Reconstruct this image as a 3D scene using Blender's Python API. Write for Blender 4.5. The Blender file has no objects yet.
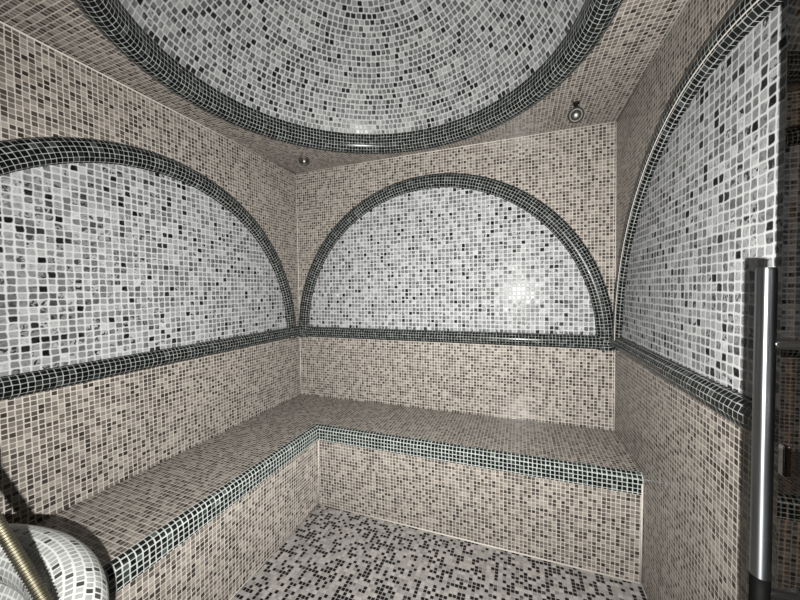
import bpy, bmesh, math, random
from mathutils import Vector, Matrix
random.seed(7)
sc = bpy.context.scene
col = sc.collection
PI = math.pi
W, H = 2.093, 2.189          # room width, ceiling height
YF = -2.20                   # inner face of the front wall
CAM = Vector((1.5953, -2.0939, 1.2928))
YAW, PIT, ROL, FPX = -0.35056, -0.03111, -0.013635, 326.03

# ------------------------------------------------------------------ helpers
def cam_axes():
    f = Vector((math.sin(YAW)*math.cos(PIT), math.cos(YAW)*math.cos(PIT), math.sin(PIT)))
    r = Vector((math.cos(YAW), -math.sin(YAW), 0))
    u = r.cross(f)
    return r*math.cos(ROL)+u*math.sin(ROL), -r*math.sin(ROL)+u*math.cos(ROL), f

def obj(name, bm, mat, parent=None, smooth=False):
    me = bpy.data.meshes.new(name)
    bm.to_mesh(me); bm.free()
    for m in (mat if isinstance(mat, (list, tuple)) else [mat]):
        me.materials.append(m)
    if smooth:
        for p in me.polygons: p.use_smooth = True
    o = bpy.data.objects.new(name, me)
    col.objects.link(o)
    if parent:
        o.parent = parent
        o.matrix_parent_inverse = parent_matrix(parent).inverted()
    return o

def parent_matrix(p):
    m = p.matrix_basis.copy()
    q = p
    while q.parent:
        m = q.parent.matrix_basis @ q.matrix_parent_inverse @ m if False else m
        q = q.parent
    return m

def struct(name, bm, mat, smooth=False):
    o = obj(name, bm, mat, None, smooth)
    o['kind'] = 'structure'
    return o

def tag(o, label, cat, group=None):
    o['label'] = label; o['category'] = cat
    if group: o['group'] = group
    return o

def newbm():
    bm = bmesh.new(); bm.loops.layers.uv.new('UVMap'); return bm

def box_uv(bm, faces=None):
    uv = bm.loops.layers.uv.active
    for f in (faces or bm.faces):
        f.normal_update()
        n = f.normal
        a = max(range(3), key=lambda i: abs(n[i]))
        for l in f.loops:
            c = l.vert.co
            l[uv].uv = ((c.y, c.z), (c.x, c.z), (c.x, c.y))[a]

def add_box(bm, x0, x1, y0, y1, z0, z1):
    vs = [bm.verts.new((x, y, z)) for x in (x0, x1) for y in (y0, y1) for z in (z0, z1)]
    idx = [(0,1,3,2), (4,6,7,5), (0,4,5,1), (2,3,7,6), (0,2,6,4), (1,5,7,3)]
    fs = [bm.faces.new([vs[i] for i in q]) for q in idx]
    box_uv(bm, fs)
    return fs

def sweep_grid(bm, rows, uvrows, mat_index=0):
    """rows: list of point lists; uvrows: for every strip (r0,r1) lists of uv per row"""
    uv = bm.loops.layers.uv.active
    V = [[bm.verts.new(p) for p in r] for r in rows]
    for i in range(len(rows)-1):
        ua, ub = uvrows[i]
        for j in range(len(rows[i])-1):
            try:
                f = bm.faces.new((V[i][j], V[i][j+1], V[i+1][j+1], V[i+1][j]))
            except ValueError:
                continue
            f.material_index = mat_index
            for l, t in zip(f.loops, (ua[j], ua[j+1], ub[j+1], ub[j])):
                l[uv].uv = t

def resample(prof, step):
    """polyline -> points at equal arc length close to step"""
    L = [0.0]
    for a, b in zip(prof, prof[1:]): L.append(L[-1]+math.hypot(b[0]-a[0], b[1]-a[1]))
    n = max(1, round(L[-1]/step)); out = []
    k = 0
    for i in range(n+1):
        s = L[-1]*i/n
        while k < len(L)-2 and L[k+1] < s: k += 1
        t = (s-L[k])/max(1e-9, L[k+1]-L[k])
        out.append((prof[k][0]+(prof[k+1][0]-prof[k][0])*t, prof[k][1]+(prof[k+1][1]-prof[k][1])*t))
    return out

def revolve(bm, prof, pitch, xf, a0=0, a1=2*PI, seg=96, const_n=None, mat_index=0):
    """profile (radius, height) revolved; one mesh row per tile row, whole tiles per row.
    xf(r cos, r sin, h) -> world point"""
    P = resample(prof, pitch)
    rows, uvs = [], []
    for (r, h) in P:
        rows.append([xf(r*math.cos(a0+(a1-a0)*j/seg), r*math.sin(a0+(a1-a0)*j/seg), h) for j in range(seg+1)])
    for i in range(len(P)-1):
        rm = (P[i][0]+P[i+1][0])/2
        n = const_n or max(3, round(abs(a1-a0)*rm/pitch))
        off = 0 if const_n else random.randint(0, 400)*pitch + random.random()*pitch
        ua = [(off+n*pitch*j/seg, i*pitch) for j in range(seg+1)]
        ub = [(u, (i+1)*pitch) for u, _ in ua]
        uvs.append((ua, ub))
    sweep_grid(bm, rows, uvs, mat_index)

def finish(bm, flip_towards=None):
    bmesh.ops.remove_doubles(bm, verts=bm.verts, dist=1e-5)
    bmesh.ops.recalc_face_normals(bm, faces=bm.faces)

def tube(bm, pts, rad, seg=12, cap=True):
    """tube along points; rad number or list"""
    n = len(pts); R = rad if isinstance(rad, (list, tuple)) else [rad]*n
    uv = bm.loops.layers.uv.active
    t0 = (pts[1]-pts[0]).normalized()
    nx = t0.orthogonal().normalized()
    rings = []
    for i, p in enumerate(pts):
        t = (pts[min(i+1, n-1)]-pts[max(i-1, 0)]).normalized()
        nx = (nx - t*nx.dot(t)).normalized(); ny = t.cross(nx)
        rings.append([bm.verts.new(p+(nx*math.cos(2*PI*k/seg)+ny*math.sin(2*PI*k/seg))*R[i]) for k in range(seg)])
    for a, b in zip(rings, rings[1:]):
        for k in range(seg):
            bm.faces.new((a[k], a[(k+1) % seg], b[(k+1) % seg], b[k]))
    if cap:
        bm.faces.new(rings[0][::-1]); bm.faces.new(rings[-1])

def lathe(bm, prof, base, axis, seg=32):
    """small round part: profile (r, h) about axis through base"""
    axis = axis.normalized(); nx = axis.orthogonal().normalized(); ny = axis.cross(nx)
    rings = []
    for r, h in prof:
        c = base+axis*h
        if r < 1e-6: rings.append([bm.verts.new(c)])
        else: rings.append([bm.verts.new(c+(nx*math.cos(2*PI*k/seg)+ny*math.sin(2*PI*k/seg))*r) for k in range(seg)])
    for a, b in zip(rings, rings[1:]):
        for k in range(seg):
            q = [a[k % len(a)], a[(k+1) % len(a)], b[(k+1) % len(b)], b[k % len(b)]]
            u = []
            for v in q:
                if v not in u: u.append(v)
            if len(u) > 2: bm.faces.new(u)
    bmesh.ops.recalc_face_normals(bm, faces=bm.faces)

# ------------------------------------------------------------------ materials
def srgb(r, g, b):
    f = lambda c: (c/255/12.92) if c/255 <= .04045 else ((c/255+.055)/1.055)**2.4
    k = .70
    return (f(r)*k, f(g)*k, f(b)*k, 1)

class NT:
    def __init__(s, name):
        s.m = bpy.data.materials.new(name); s.m.use_nodes = True
        s.t = s.m.node_tree; s.t.nodes.clear()
    def n(s, typ, **kw):
        o = s.t.nodes.new(typ)
        for k, v in kw.items(): setattr(o, k, v)
        return o
    def put(s, sock, v):
        if isinstance(v, bpy.types.NodeSocket): s.t.links.new(v, sock)
        else: sock.default_value = v
    def math(s, op, a, b=None, c=None, clamp=False):
        o = s.n('ShaderNodeMath', operation=op, use_clamp=clamp)
        s.put(o.inputs[0], a)
        if b is not None: s.put(o.inputs[1], b)
        if c is not None: s.put(o.inputs[2], c)
        return o.outputs[0]
    def vec(s, op, a, b=None):
        o = s.n('ShaderNodeVectorMath', operation=op)
        s.put(o.inputs[0], a)
        if b is not None: s.put(o.inputs[1], b)
        return o.outputs[0]
    def mix(s, fac, a, b, blend='MIX'):
        o = s.n('ShaderNodeMix', data_type='RGBA', blend_type=blend)
        s.put(o.inputs['Factor'], fac); s.put(o.inputs[6], a); s.put(o.inputs[7], b)
        return o.outputs[2]

def mosaic(name, pitch, grout, ramp, grout_col, marble=0.25, mscale=140, warp=0.0012,
           rough=0.22, tilt=0.35, soft=0.05, corner=0.12, aspect=1.0, spec=0.35, marble_dark=(0.25,0.25,0.25,1), marble_amt=0.0):
    g = NT(name)
    uvn = g.n('ShaderNodeUVMap', uv_map='UVMap').outputs[0]
    nz = g.n('ShaderNodeTexNoise', noise_dimensions='3D')
    g.put(nz.inputs['Vector'], uvn); nz.inputs['Scale'].default_value = 38; nz.inputs['Detail'].default_value = 1.0
    w = g.vec('MULTIPLY', g.vec('SUBTRACT', nz.outputs['Color'], (.5, .5, .5)), (warp*2, warp*2, 0))
    p = g.vec('MULTIPLY', g.vec('ADD', uvn, w), (1/(pitch*aspect), 1/pitch, 0))
    cell = g.vec('FLOOR', p); fr = g.vec('FRACTION', p)
    wn = g.n('ShaderNodeTexWhiteNoise', noise_dimensions='3D'); g.put(wn.inputs['Vector'], cell)
    rnd, rcol = wn.outputs['Value'], wn.outputs['Color']
    rs = g.n('ShaderNodeSeparateColor'); g.put(rs.inputs[0], rcol)
    c = g.vec('SUBTRACT', fr, (.5, .5, .5))
    # every chip slightly off centre and of its own size
    jit = g.vec('MULTIPLY', g.vec('SUBTRACT', rcol, (.5, .5, .5)), (.07, .07, 0))
    ab = g.vec('ABSOLUTE', g.vec('ADD', c, jit))
    hx = .5-grout-corner
    hxv = g.math('ADD', hx-.02, g.math('MULTIPLY', rs.outputs[1], .04))
    comb = g.n('ShaderNodeCombineXYZ'); g.put(comb.inputs[0], hxv); g.put(comb.inputs[1], hxv); comb.inputs[2].default_value = 9
    q = g.vec('MAXIMUM', g.vec('SUBTRACT', ab, comb.outputs[0]), (0, 0, 0))
    ln = g.n('ShaderNodeVectorMath', operation='LENGTH'); g.put(ln.inputs[0], q)
    d = g.math('SUBTRACT', ln.outputs['Value'], corner)
    mr = g.n('ShaderNodeMapRange', interpolation_type='SMOOTHSTEP')
    g.put(mr.inputs['Value'], d); mr.inputs['From Min'].default_value = soft; mr.inputs['From Max'].default_value = -soft
    mask = mr.outputs['Result']
    cr = g.n('ShaderNodeValToRGB'); cr.color_ramp.interpolation = 'LINEAR'
    el = cr.color_ramp.elements
    while len(el) > 1: el.remove(el[-1])
    el[0].position = ramp[0][0]; el[0].color = ramp[0][1]
    for pos, colr in ramp[1:]:
        e = el.new(pos); e.color = colr
    g.put(cr.inputs[0], rnd)
    # marbling inside the chip, shifted from chip to chip
    mz = g.n('ShaderNodeTexNoise', noise_dimensions='3D')
    mv = g.vec('ADD', uvn, g.vec('MULTIPLY', rcol, (3, 3, 3)))
    g.put(mz.inputs['Vector'], mv); mz.inputs['Scale'].default_value = mscale
    mz.inputs['Detail'].default_value = 2.5; mz.inputs['Distortion'].default_value = 0.8
    k = g.math('ADD', 1-marble, g.math('MULTIPLY', mz.outputs['Fac'], 2*marble))
    ks = g.n('ShaderNodeCombineColor')
    for i in range(3): g.put(ks.inputs[i], k)
    tile = g.mix(1.0, cr.outputs[0], ks.outputs[0], 'MULTIPLY')
    if marble_amt:
        vm = g.n('ShaderNodeMapRange', interpolation_type='SMOOTHSTEP'); g.put(vm.inputs['Value'], mz.outputs['Fac'])
        vm.inputs['From Min'].default_value = .45; vm.inputs['From Max'].default_value = .60
        tile = g.mix(g.math('MULTIPLY', vm.outputs['Result'], g.math('MULTIPLY', rs.outputs[2], marble_amt), clamp=True), tile, marble_dark)
    # grout, a little uneven
    gz = g.n('ShaderNodeTexNoise'); g.put(gz.inputs['Vector'], uvn); gz.inputs['Scale'].default_value = 9; gz.inputs['Detail'].default_value = 4
    gk = g.math('ADD', .86, g.math('MULTIPLY', gz.outputs['Fac'], .28))
    gs = g.n('ShaderNodeCombineColor')
    for i in range(3): g.put(gs.inputs[i], gk)
    gcol = g.mix(1.0, grout_col, gs.outputs[0], 'MULTIPLY')
    base = g.mix(mask, gcol, tile)
    fs = g.n('ShaderNodeSeparateXYZ'); g.put(fs.inputs[0], c)
    tl = g.math('ADD', g.math('MULTIPLY', fs.outputs[0], g.math('SUBTRACT', rs.outputs[0], .5)),
                g.math('MULTIPLY', fs.outputs[1], g.math('SUBTRACT', rs.outputs[2], .5)))
    hgt = g.math('MULTIPLY', mask, g.math('ADD', .6, g.math('MULTIPLY', tl, tilt)))
    bp = g.n('ShaderNodeBump'); bp.inputs['Strength'].default_value = .6; bp.inputs['Distance'].default_value = pitch*.05
    g.put(bp.inputs['Height'], hgt)
    b = g.n('ShaderNodeBsdfPrincipled')
    g.put(b.inputs['Base Color'], base)
    g.put(b.inputs['Roughness'], g.math('SUBTRACT', .75, g.math('MULTIPLY', mask, .75-rough)))
    b.inputs['Specular IOR Level'].default_value = spec
    g.put(b.inputs['Normal'], bp.outputs[0])
    out = g.n('ShaderNodeOutputMaterial'); g.t.links.new(b.outputs[0], out.inputs[0])
    return g.m

def plain(name, colr, rough=.5, metal=0.0, bump=0, bscale=60, spec=.5):
    g = NT(name)
    b = g.n('ShaderNodeBsdfPrincipled')
    nz = g.n('ShaderNodeTexNoise'); nz.inputs['Scale'].default_value = bscale; nz.inputs['Detail'].default_value = 4
    tc = g.n('ShaderNodeTexCoord'); g.put(nz.inputs['Vector'], tc.outputs['Object'])
    k = g.math('ADD', .85, g.math('MULTIPLY', nz.outputs['Fac'], .3))
    ks = g.n('ShaderNodeCombineColor')
    for i in range(3): g.put(ks.inputs[i], k)
    g.put(b.inputs['Base Color'], g.mix(1.0, colr, ks.outputs[0], 'MULTIPLY'))
    b.inputs['Metallic'].default_value = metal; b.inputs['Specular IOR Level'].default_value = spec
    g.put(b.inputs['Roughness'], g.math('ADD', rough*.85, g.math('MULTIPLY', nz.outputs['Fac'], rough*.3)))
    if bump:
        bp = g.n('ShaderNodeBump'); bp.inputs['Strength'].default_value = bump; bp.inputs['Distance'].default_value = .001
        g.put(bp.inputs['Height'], nz.outputs['Fac']); g.put(b.inputs['Normal'], bp.outputs[0])
    out = g.n('ShaderNodeOutputMaterial'); g.t.links.new(b.outputs[0], out.inputs[0])
    return g.m

def tinted_glass(name, tint):
    g = NT(name)
    tr = g.n('ShaderNodeBsdfTransparent'); tr.inputs[0].default_value = tint
    gl = g.n('ShaderNodeBsdfGlossy'); gl.inputs['Roughness'].default_value = .02; gl.inputs[0].default_value = (.9, .9, .9, 1)
    fr = g.n('ShaderNodeFresnel'); fr.inputs[0].default_value = 1.45
    mx = g.n('ShaderNodeMixShader'); g.t.links.new(fr.outputs[0], mx.inputs[0])
    g.t.links.new(tr.outputs[0], mx.inputs[1]); g.t.links.new(gl.outputs[0], mx.inputs[2])
    out = g.n('ShaderNodeOutputMaterial'); g.t.links.new(mx.outputs[0], out.inputs[0])
    return g.m

P = .0181
M_BEIGE = mosaic('beige_mosaic', P, .085,
    [(0, srgb(38,35,32)), (.14, srgb(58,53,49)), (.34, srgb(83,77,71)), (.65, srgb(103,97,90)), (1, srgb(132,125,117))],
    srgb(162,156,149), marble=.25, mscale=160, spec=.22)
M_WHITE = mosaic('grey_white_marbled_mosaic', .0255, .095,
    [(0, srgb(14,14,15)), (.05, srgb(26,27,28)), (.10, srgb(84,85,86)), (.5, srgb(118,119,120)), (1, srgb(150,151,152))],
    srgb(162,163,163), marble=.9, mscale=70, warp=.0040, corner=.16, soft=.08, marble_dark=srgb(34,35,36), marble_amt=1.1, spec=.04)
M_DOME = mosaic('dome_mosaic', .0255, .095,
    [(0, srgb(16,17,17)), (.08, srgb(26,27,27)), (.14, srgb(72,73,73)), (.55, srgb(98,99,99)), (1, srgb(130,131,130))],
    srgb(146,148,147), marble=.7, mscale=75, warp=.0028, corner=.16, soft=.08, marble_dark=srgb(30,31,31), marble_amt=1.0, spec=.12)
M_BLACK = mosaic('black_mosaic', .0183, .046,
    [(0, srgb(6,6,6)), (.6, srgb(13,14,14)), (.9, srgb(24,26,25)), (1, srgb(54,58,56))],
    srgb(138,142,139), marble=.35, mscale=150, rough=.2, spec=.10)
M_BENCHTRIM = mosaic('bench_edge_mosaic', .0190, .085,
    [(0, srgb(7,7,7)), (.6, srgb(15,16,16)), (.9, srgb(27,30,28)), (1, srgb(66,72,69))],
    srgb(150,156,152), marble=.3, mscale=150, rough=.2, spec=.25)
M_FLOOR = mosaic('floor_mosaic', .0177, .075,
    [(0, srgb(9,9,10)), (.38, srgb(18,18,19)), (.41, srgb(114,111,108)), (.65, srgb(130,127,123)), (1, srgb(154,150,146))],
    srgb(136,132,128), marble=.18, rough=.3, spec=.2)
M_BASIN = mosaic('white_basin_mosaic', .0150, .12,
    [(0, srgb(44,44,43)), (.13, srgb(62,62,61)), (.15, srgb(116,118,115)), (1, srgb(140,142,139))],
    srgb(172,174,171), marble=.14, mscale=200, warp=.0008, rough=.25, aspect=1.1, spec=.2)
M_GROUT = plain('pale_grout', srgb(172,166,158), .8, 0, .3, 90)
M_CHROME = plain('polished_chrome', srgb(196,198,200), .07, 1.0)
def brushed(name, colr, rough, aniso):
    g = NT(name)
    b = g.n('ShaderNodeBsdfPrincipled'); b.inputs['Metallic'].default_value = 1
    nz = g.n('ShaderNodeTexNoise'); nz.inputs['Scale'].default_value = 30
    tc = g.n('ShaderNodeTexCoord'); g.put(nz.inputs['Vector'], g.vec('MULTIPLY', tc.outputs['Object'], (1, 1, .15)))
    k = g.math('ADD', rough*.8, g.math('MULTIPLY', nz.outputs['Fac'], rough*.4))
    b.inputs['Base Color'].default_value = colr; g.put(b.inputs['Roughness'], k)
    b.inputs['Anisotropic'].default_value = aniso; b.inputs['Anisotropic Rotation'].default_value = .25
    tg = g.n('ShaderNodeTangent', direction_type='RADIAL', axis='Z'); g.put(b.inputs['Tangent'], tg.outputs[0])
    out = g.n('ShaderNodeOutputMaterial'); g.t.links.new(b.outputs[0], out.inputs[0])
    return g.m
M_TUBE = brushed('brushed_chrome', srgb(150,153,156), .34, .92)
M_STEEL = plain('ribbed_steel', srgb(98,94,80), .48, 1.0)
M_DARKMETAL = plain('dark_metal', srgb(22,21,20), .14, .5)
M_DULLBLACK = plain('dull_black', srgb(3,3,3), .6, spec=.02)
M_FIT = plain('dull_nickel', srgb(66,65,60), .5, .7)
M_LENS = plain('frosted_lens', srgb(205,205,198), .4)
M_GLASS = tinted_glass('bronze_glass', (.25, .195, .145, 1))
M_PLASTER = plain('outer_plaster', srgb(120,115,110), .9)

# ------------------------------------------------------------------ setting
T = .10
def wall(name, *b):
    bm = newbm(); add_box(bm, *b); return struct(name, bm, M_BEIGE)
bm = newbm(); add_box(bm, -T, W+T, YF-T, T, -T, 0); floor = struct('floor', bm, M_FLOOR)
wl = wall('wall_left', -T, 0, YF-T, T, 0, H)
wb = wall('wall_back', 0, W, 0, T, 0, H)
wr = wall('wall_right', W, W+T, YF-T, T, 0, H)
DX0, DX1, DZ = 1.20, 2.05, 2.10
bm = newbm()
add_box(bm, 0, DX0, YF-T, YF, 0, H); add_box(bm, DX1, W, YF-T, YF, 0, H); add_box(bm, DX0, DX1, YF-T, YF, DZ, H)
struct('wall_front', bm, M_BEIGE)

# ceiling with its round opening, and the dome that rises from it
DC = Vector((1.045, -.985, H)); RO, RI = .862, .766
bm = newbm(); uv = bm.loops.layers.uv.active
NS = 96
x0, x1, y0, y1 = -T, W+T, YF-T, T
def on_rect(a):
    dx, dy = math.cos(a), math.sin(a); t = 1e9
    if dx > 1e-9: t = min(t, (x1-DC.x)/dx)
    if dx < -1e-9: t = min(t, (x0-DC.x)/dx)
    if dy > 1e-9: t = min(t, (y1-DC.y)/dy)
    if dy < -1e-9: t = min(t, (y0-DC.y)/dy)
    return (DC.x+dx*t, DC.y+dy*t)
angs = sorted(set([2*PI*i/NS for i in range(NS)] + [math.atan2(y-DC.y, x-DC.x) % (2*PI) for x in (x0, x1) for y in (y0, y1)]))
RH = RI+.04
inn = [(DC.x+RH*math.cos(a), DC.y+RH*math.sin(a)) for a in angs]
out = [on_rect(a) for a in angs]
def ringfaces(zlo, zhi):
    L = lambda pts, z: [bm.verts.new((p[0], p[1], z)) for p in pts]
    a, b, c, d = L(inn, zlo), L(out, zlo), L(inn, zhi), L(out, zhi); n = len(angs)
    for i in range(n):
        j = (i+1) % n
        bm.faces.new((a[i], a[j], b[j], b[i])); bm.faces.new((c[i], d[i], d[j], c[j]))
        bm.faces.new((b[i], b[j], d[j], d[i])); bm.faces.new((a[j], a[i], c[i], c[j]))
ringfaces(H, H+.08)
bmesh.ops.recalc_face_normals(bm, faces=bm.faces)
box_uv(bm)
ceil = struct('ceiling', bm, M_BEIGE)
bm = newbm()
CA = 63*PI/180; RS = (RI+.004)/math.sin(CA)      # shallow spherical cap
prof = [(RS*math.sin(CA*(1-t/60)), .044+RS*(math.cos(CA*(1-t/60))-math.cos(CA))) for t in range(60)]+[(.004, .044+RS*(1-math.cos(CA)))]
revolve(bm, prof, .0255, lambda a, b, h: DC+Vector((a, b, h)), seg=96)
finish(bm)
for f in bm.faces: f.normal_flip()
obj('dome', bm, M_DOME, ceil, True)

# half-round mouldings
def half_round(w, h, n=24):
    """(across, out) from one foot to the other"""
    return [(w/2-w/2*math.cos(PI*i/n), h*math.sin(PI*i/n)) for i in range(n+1)]
PM = .0183
bm = newbm()
ringp = [(RO-a, -b) for a, b in half_round(RO-RI, .052)]+[(RI, .02), (RI+.002, .045)]
revolve(bm, ringp, PM, lambda a, b, h: DC+Vector((a, b, h)), seg=128, const_n=round(2*PI*.81/PM))
finish(bm)
struct('trim_4', bm, M_BLACK, True)

RA, WA, HP = W/2, .095, .036
def arch(name, wallobj, xf, cx, R, ends, zc=.998, grout_line=None, zs=.943):
    """xf(s, z, out) -> world; arch centred at s=cx, springing zc, sill across"""
    # mosaic panel filling the arch
    bm = newbm(); uvl = bm.loops.layers.uv.active
    n = 72; rp = R-.03
    top = [(cx+rp*math.cos(PI*i/n), zc+rp*math.sin(PI*i/n)) for i in range(n+1)]
    loop = top+[(cx-rp, .96), (cx+rp, .96)]
    fa = [bm.verts.new(xf(s, z, .006)) for s, z in loop]; fb = [bm.verts.new(xf(s, z, .0)) for s, z in loop]
    faces = [bm.faces.new(fa), bm.faces.new(fb[::-1])]
    for i in range(len(loop)): 
        j = (i+1) % len(loop); faces.append(bm.faces.new((fa[i], fb[i], fb[j], fa[j])))
    bmesh.ops.recalc_face_normals(bm, faces=bm.faces)
    box_uv(bm)
    obj('arch_panel', bm, M_WHITE, wallobj)
    # moulding: arch, short legs down to the sill, sill
    bm = newbm()
    pr = [(R-a, b) for a, b in half_round(WA, HP)]
    revolve(bm, pr, PM, lambda a, b, h: xf(cx+a, zc+b, h), 0, PI, seg=96, const_n=round(PI*(R-WA/2)/PM))
    pp = resample(half_round(WA, HP), PM)
    for sgn in (-1, 1):
        rows, uvs = [], []
        for k, (a, b) in enumerate(pp):
            rows.append([xf(cx+sgn*(R-a), z, b) for z in (zc, zs)])
        for k in range(len(pp)-1):
            uvs.append(([(0, k*PM), (-(zc-zs), k*PM)], [(0, (k+1)*PM), (-(zc-zs), (k+1)*PM)]))
        sweep_grid(bm, rows, uvs)
    sp = resample(half_round(.082, HP+.001), PM)
    rows, uvs = [], []
    s0, s1 = ends
    for k, (a, b) in enumerate(sp): rows.append([xf(s, zs+a, b) for s in (s0, s1)])
    for k in range(len(sp)-1): uvs.append(([(s0, k*PM), (s1, k*PM)], [(s0, (k+1)*PM), (s1, (k+1)*PM)]))
    sweep_grid(bm, rows, uvs)
    finish(bm)
    if grout_line:
        # a wider raised grout joint running along the crown of the moulding
        t = grout_line
        a, b = WA/2-WA/2*math.cos(PI*t), HP*math.sin(PI*t)
        pts = [Vector(xf(cx+(R-a)*math.cos(PI*i/90), zc+(R-a)*math.sin(PI*i/90), b-.0005)) for i in range(91)]
        nf = len(bm.faces)
        tube(bm, pts, .0019, 8)
        bm.faces.ensure_lookup_table()
        for f in bm.faces[nf:]: f.material_index = 1
    return struct(name, bm, [M_BLACK, M_GROUT], True)

arch('trim_1', wl, lambda s, z, o: (o, s, z), -1.012, .950, (-2.0, 0), zs=.947)
arch('trim_2', wb, lambda s, z, o: (s, -o, z), W/2, W/2, (0, W))
arch('trim_3', wr, lambda s, z, o: (W-o, s, z), -1.022, .966, (-2.0, 0), grout_line=.64, zs=.957)

# pale grout beads where the mosaics meet
def bead(name, pts, r=.004):
    bm = newbm(); tube(bm, [Vector(p) for p in pts], r, 8); struct(name, bm, M_GROUT, True)
bead('trim_5', [(0, 0, .495), (0, 0, .94)], .0045)
bead('trim_6', [(0, 0, 1.02), (0, 0, H)], .0036)
bead('trim_7', [(0, YF, H), (0, 0, H)], .0045)
bead('trim_8', [(0, 0, H), (W, 0, H)], .0035)
bead('trim_9', [(W, YF, H), (W, 0, H)], .0035)
bead('trim_10', [(W, 0, .495), (W, 0, .94)], .003)
bead('trim_11', [(W, 0, 1.02), (W, 0, H)], .003)

# ------------------------------------------------------------------ bench
BL, BB, HB = .4532, .448, .491
G = .001
bench = bpy.data.objects.new('corner_bench', None); col.objects.link(bench)
bench.location = (0, 0, 0)
tag(bench, 'built-in L-shaped bench of beige mosaic with black tiled edge along left and back walls', 'bench')
def run(name, prof, mat, pitch):
    """profile (back-off from the front edge, z); mitred in the corner"""
    bm = newbm(); pr = resample(prof, pitch/2) if pitch else prof
    s = 0; rows = []; uvs = []; S = [0]
    for a, b in zip(pr, pr[1:]): S.append(S[-1]+math.hypot(b[0]-a[0], b[1]-a[1]))
    for (d, z) in pr:
        rows.append([Vector((BL-d, YF+G, z)), Vector((BL-d, -(BB-d), z)), Vector((W-G, -(BB-d), z))])
    uvl = bm.loops.layers.uv.active
    V = [[bm.verts.new(p) for p in r] for r in rows]
    for i in range(len(pr)-1):
        for j in range(2):
            f = bm.faces.new((V[i][j], V[i][j+1], V[i+1][j+1], V[i+1][j]))
            for l in f.loops:
                k = i if l.vert in V[i] else i+1
                l[uvl].uv = ((l.vert.co.y if j == 0 else l.vert.co.x), -S[k])
    bmesh.ops.recalc_face_normals(bm, faces=bm.faces)
    return obj(name, bm, mat, bench, True)
r = .030
NO = .012; HF = HB-.004      # the edge overhangs the face and falls a little to the front
arc = [(r-NO-r*math.sin(t*PI/2/6), HF-r+r*math.cos(t*PI/2/6)) for t in range(7)]
bm = newbm()
uvl = bm.loops.layers.uv.active
for quad in ([(G, YF+G), (BL+NO-r, YF+G), (BL+NO-r, -(BB+NO-r)), (G, -G)], [(G, -G), (BL+NO-r, -(BB+NO-r)), (W-G, -(BB+NO-r)), (W-G, -G)]):
    f = bm.faces.new([bm.verts.new((x, y, HF if (k in (1, 2)) else HB)) for k, (x, y) in enumerate(quad)])
    for l in f.loops: l[uvl].uv = (l.vert.co.x, l.vert.co.y)
bmesh.ops.recalc_face_normals(bm, faces=bm.faces)
for f in bm.faces:
    if f.normal.z < 0: f.normal_flip()
obj('seat_top', bm, M_BEIGE, bench)
run('edge_trim', arc+[(-NO, HF-.030-.0560)], M_BENCHTRIM, .0190)
run('front_face', [(-NO, HF-.0860), (0, 0)], M_BEIGE, .019)
bm = newbm()
for pts in ([(BL+NO, -BB-NO, .40), (BL, -BB, .004)], [(BL, YF+G, .004), (BL, -BB, .004)], [(BL, -BB, .004), (W-G, -BB, .004)], [(W-.0052, -BB-NO, .45), (W-.0052, -BB, .004)]):
    tube(bm, [Vector(p) for p in pts], .0042, 8)
obj('grout_joint', bm, M_GROUT, bench, True)

# ------------------------------------------------------------------ half-round basin by the front wall
BC = Vector((.590, -2.196, 0)); RT, rt, ZT = .494, .053, .697
basin = bpy.data.objects.new('wash_basin', None); basin.location = (BC.x, BC.y, 0); col.objects.link(basin)
tag(basin, 'half-round wash basin with thick rounded rim of small white mosaic, beside the left bench', 'basin')
xf = lambda a, b, h: Vector((BC.x+a, BC.y+b, h))
bm = newbm()
rim = [(RT+rt*math.cos(t), ZT+rt*math.sin(t)) for t in [(-60+285*i/40)*PI/180 for i in range(41)]]
revolve(bm, rim, .0150, xf, 0, PI, seg=72)
finish(bm); bpy.context.view_layer.update()
obj('rim', bm, M_BASIN, basin, True)
bm = newbm()
e = rim[-1]
bowl = [e]+[(e[0]-.0+(-.03)*t/6, e[1]-.06*t/6) for t in range(1, 6)]
r0, z0 = bowl[-1]
bowl += [(r0*math.cos(t*PI/2/20), z0-.04*math.sin(t*PI/2/20)) for t in range(1, 20)]+[(.003, z0-.04)]
revolve(bm, bowl, .0150, xf, 0, PI, seg=72)
finish(bm)
obj('bowl', bm, M_BASIN, basin, True)
bm = newbm()
s = rim[0]
body = [s, (.47, .61), (.38, .56), (.26, .52), (.105, .505), (.10, .45), (.10, .0)]
revolve(bm, body, .0125, xf, 0, PI, seg=72)
finish(bm)
obj('pedestal', bm, M_BASIN, basin, True)

# ------------------------------------------------------------------ ribbed steel hose
RX, UX, FX = cam_axes()
def along(px, py, dist):
    d = (FX+RX*((px-400)/FPX)+UX*((300-py)/FPX)).normalized()
    return CAM+d*dist
A, B = along(-6, 517, .95), along(44, 601, .900)
dirn = (B-A).normalized()
ctrl = [Vector((.70, YF+.03, 1.20)), Vector((.72, YF+.10, 1.20)), A-dirn*.16, A-dirn*.05, A, (A+B)/2, B, B+dirn*.07, Vector((1.17, -1.80, .62)), Vector((1.17, YF+.10, .55)), Vector((1.17, YF+.03, .55))]
def catmull(c, step):
    out = []
    for i in range(len(c)-1):
        p0, p1, p2, p3 = c[max(i-1, 0)], c[i], c[i+1], c[min(i+2, len(c)-1)]
        n = max(2, int((p2-p1).length/step))
        for k in range(n):
            t = k/n
            out.append(.5*((2*p1)+(p2-p0)*t+(2*p0-5*p1+4*p2-p3)*t*t+(3*p1-p0-3*p2+p3)*t**3))
    out.append(c[-1]); return out
pts = catmull(ctrl, .0009)
L = 0; rad = []
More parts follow.
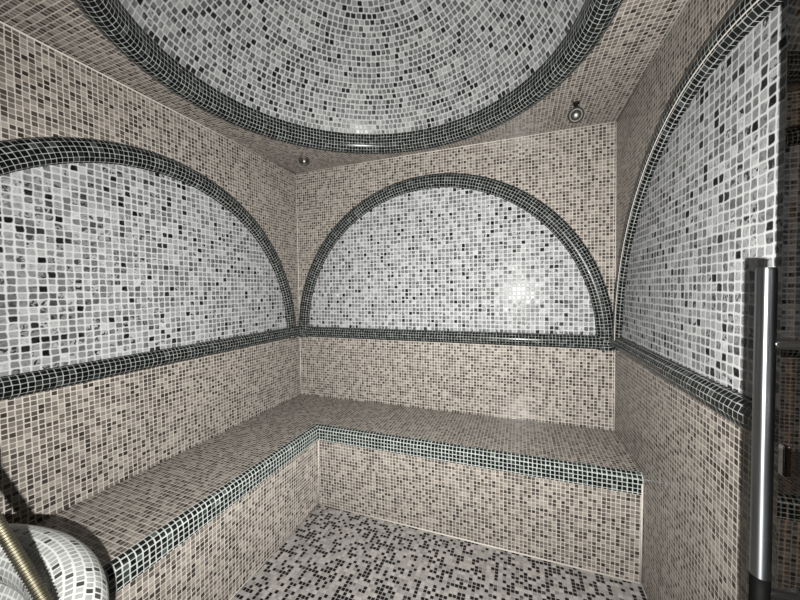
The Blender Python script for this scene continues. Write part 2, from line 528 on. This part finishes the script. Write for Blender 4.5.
for i, p in enumerate(pts):
    if i: L += (p-pts[i-1]).length
    rad.append(.0082+.0012*math.cos(2*PI*L/.0054))
hose = bpy.data.objects.new('shower_hose', None); hose.location = ctrl[-1]; col.objects.link(hose)
tag(hose, 'ribbed steel shower hose hanging across the white mosaic basin', 'hose')
bm = newbm(); tube(bm, pts, rad, 14); obj('ribbed_tube', bm, M_STEEL, hose, True)
for c in (ctrl[0], ctrl[-1]):
    bm = newbm()
    lathe(bm, [(0, -.03), (.026, -.03), (.026, -.024), (.013, -.018), (.012, .015), (.010, .02), (0, .02)], c, Vector((0, 1, 0)))
    obj('connector', bm, M_CHROME, hose, True)

# ------------------------------------------------------------------ glass door folded back along the right wall
XG, YE = 2.000, -1.384
door = bpy.data.objects.new('door_1', None); door.location = (XG, YF, 0); col.objects.link(door)
door['kind'] = 'structure'
bm = newbm(); add_box(bm, XG-.004, XG+.004, YF+.012, YE, .015, 2.07); obj('glass_pane', bm, M_GLASS, door)
for z in (.25, 1.85):
    bm = newbm(); add_box(bm, XG-.012, XG+.012, YF, YF+.06, z, z+.09)
    bmesh.ops.bevel(bm, geom=bm.edges[:], offset=.002, segments=2, affect='EDGES')
    obj('hinge', bm, M_CHROME, door)
hx, hy = XG-.052, -1.437
handle = bpy.data.objects.new('door_handle', None); handle.location = (hx, hy, .82); handle.parent = door
handle.matrix_parent_inverse = Matrix.Translation((-XG, -YF, 0)); col.objects.link(handle)
def hpart(name, bm, mat, smooth=True):
    o = obj(name, bm, mat, None, smooth); o.parent = handle
    o.matrix_parent_inverse = Matrix.Translation((-hx, -hy, -.82)); return o
bm = newbm()
R = .0118
lathe(bm, [(0, .84), (R, .84), (R, 1.316), (R-.002, 1.319), (0, 1.319)], Vector((hx, hy, 0)), Vector((0, 0, 1)), 40)
hpart('grip_tube', bm, M_TUBE)
bm = newbm()
lathe(bm, [(0, .70), (R, .70), (R, .839), (0, .839)], Vector((hx, hy, 0)), Vector((0, 0, 1)), 40)
hpart('black_end', bm, M_DULLBLACK)  # black length added only to make the grip's lower end dark
for z in (1.203, .815):
    bm = newbm()
    lathe(bm, [(0, R-.004), (.008, R-.004), (.008, .043), (.014, .044), (.014, .051), (0, .051)], Vector((hx, hy, z)), Vector((1, 0, 0)), 24)
    hpart('standoff', bm, M_DARKMETAL)
bm = newbm(); add_box(bm, XG-.009, XG-.004, YE-.020, YE-.008, .985, 1.035)
bmesh.ops.bevel(bm, geom=bm.edges[:], offset=.0015, segments=2, affect='EDGES')
obj('latch_plate', bm, M_CHROME, door)

# ------------------------------------------------------------------ two small ceiling fittings
def fitting(x, y, drop, face, label):
    t = bpy.data.objects.new('ceiling_nozzle', None); t.location = (x, y, H); col.objects.link(t)
    tag(t, label, 'ceiling fitting', 'ring-shaped metal fittings on the ceiling')
    def part(name, bm, mat):
        o = obj(name, bm, mat, None, True); o.parent = t; o.matrix_parent_inverse = Matrix.Translation((-x, -y, -H)); return o
    top = Vector((x, y, H)); c = Vector((x, y, H-drop))
    bm = newbm(); lathe(bm, [(0, 0), (.017, 0), (.016, .006), (.009, .010), (.008, .018), (0, .018)], top, Vector((0, 0, -1)), 20)
    part('base', bm, M_DARKMETAL)
    bm = newbm(); tube(bm, [top+Vector((0, 0, -.015)), c+Vector((0, 0, .02))], .0045, 10); part('stem', bm, M_FIT)
    bm = newbm(); a = face.normalized()
    lathe(bm, [(.026+.0095*math.cos(2*PI*i/14), .0095*math.sin(2*PI*i/14)) for i in range(15)], c, a, 32)
    part('ring', bm, M_FIT)
    bm = newbm(); lathe(bm, [(0, -.008), (.021, -.008), (.020, .0)]+[(.020*math.cos(q*PI/2/6), .008*math.sin(q*PI/2/6)) for q in range(1, 6)]+[(0, .008)], c, a, 24)
    part('lens', bm, M_FIT)
    bm = newbm(); lathe(bm, [(0, .004), (.008, .004), (.007, .011), (0, .014)], c, a, 16)
    part('tip', bm, M_LENS)
fitting(1.857, -.28, .058, Vector((-.15, -1, -.35)), 'ring-shaped metal fitting hanging from the ceiling near the right wall')
fitting(.237, -.222, .018, Vector((.5, -.6, -1)), 'small metal fitting on the ceiling near the left back corner')

# ------------------------------------------------------------------ light, camera, world
ld = bpy.data.lights.new('flash', 'AREA'); ld.shape = 'DISK'; ld.size = .014; ld.energy = 122; ld.spread = 155*PI/180; ld.color = (1.0, .985, .96)
lo = bpy.data.objects.new('camera_flash', ld); col.objects.link(lo)
Lp = CAM-UX*.057-FX*.05
rot = Matrix((RX, UX, -FX)).transposed().to_4x4()
lo.matrix_world = Matrix.Translation(Lp) @ rot
w = bpy.data.worlds.new('dim_hall'); sc.world = w; w.use_nodes = True
w.node_tree.nodes['Background'].inputs[0].default_value = (1, .95, .9, 1)
w.node_tree.nodes['Background'].inputs[1].default_value = .012
cd = bpy.data.cameras.new('camera'); cd.sensor_width = 36; cd.sensor_fit = 'HORIZONTAL'; cd.lens = FPX/800*36
cd.clip_start = .01
co = bpy.data.objects.new('camera', cd); col.objects.link(co); co.matrix_world = Matrix.Translation(CAM) @ rot
sc.camera = co
vs = sc.view_settings
vs.view_transform = 'Standard'; vs.look = 'None'; vs.gamma = 1; vs.use_curve_mapping = False; vs.exposure = 0
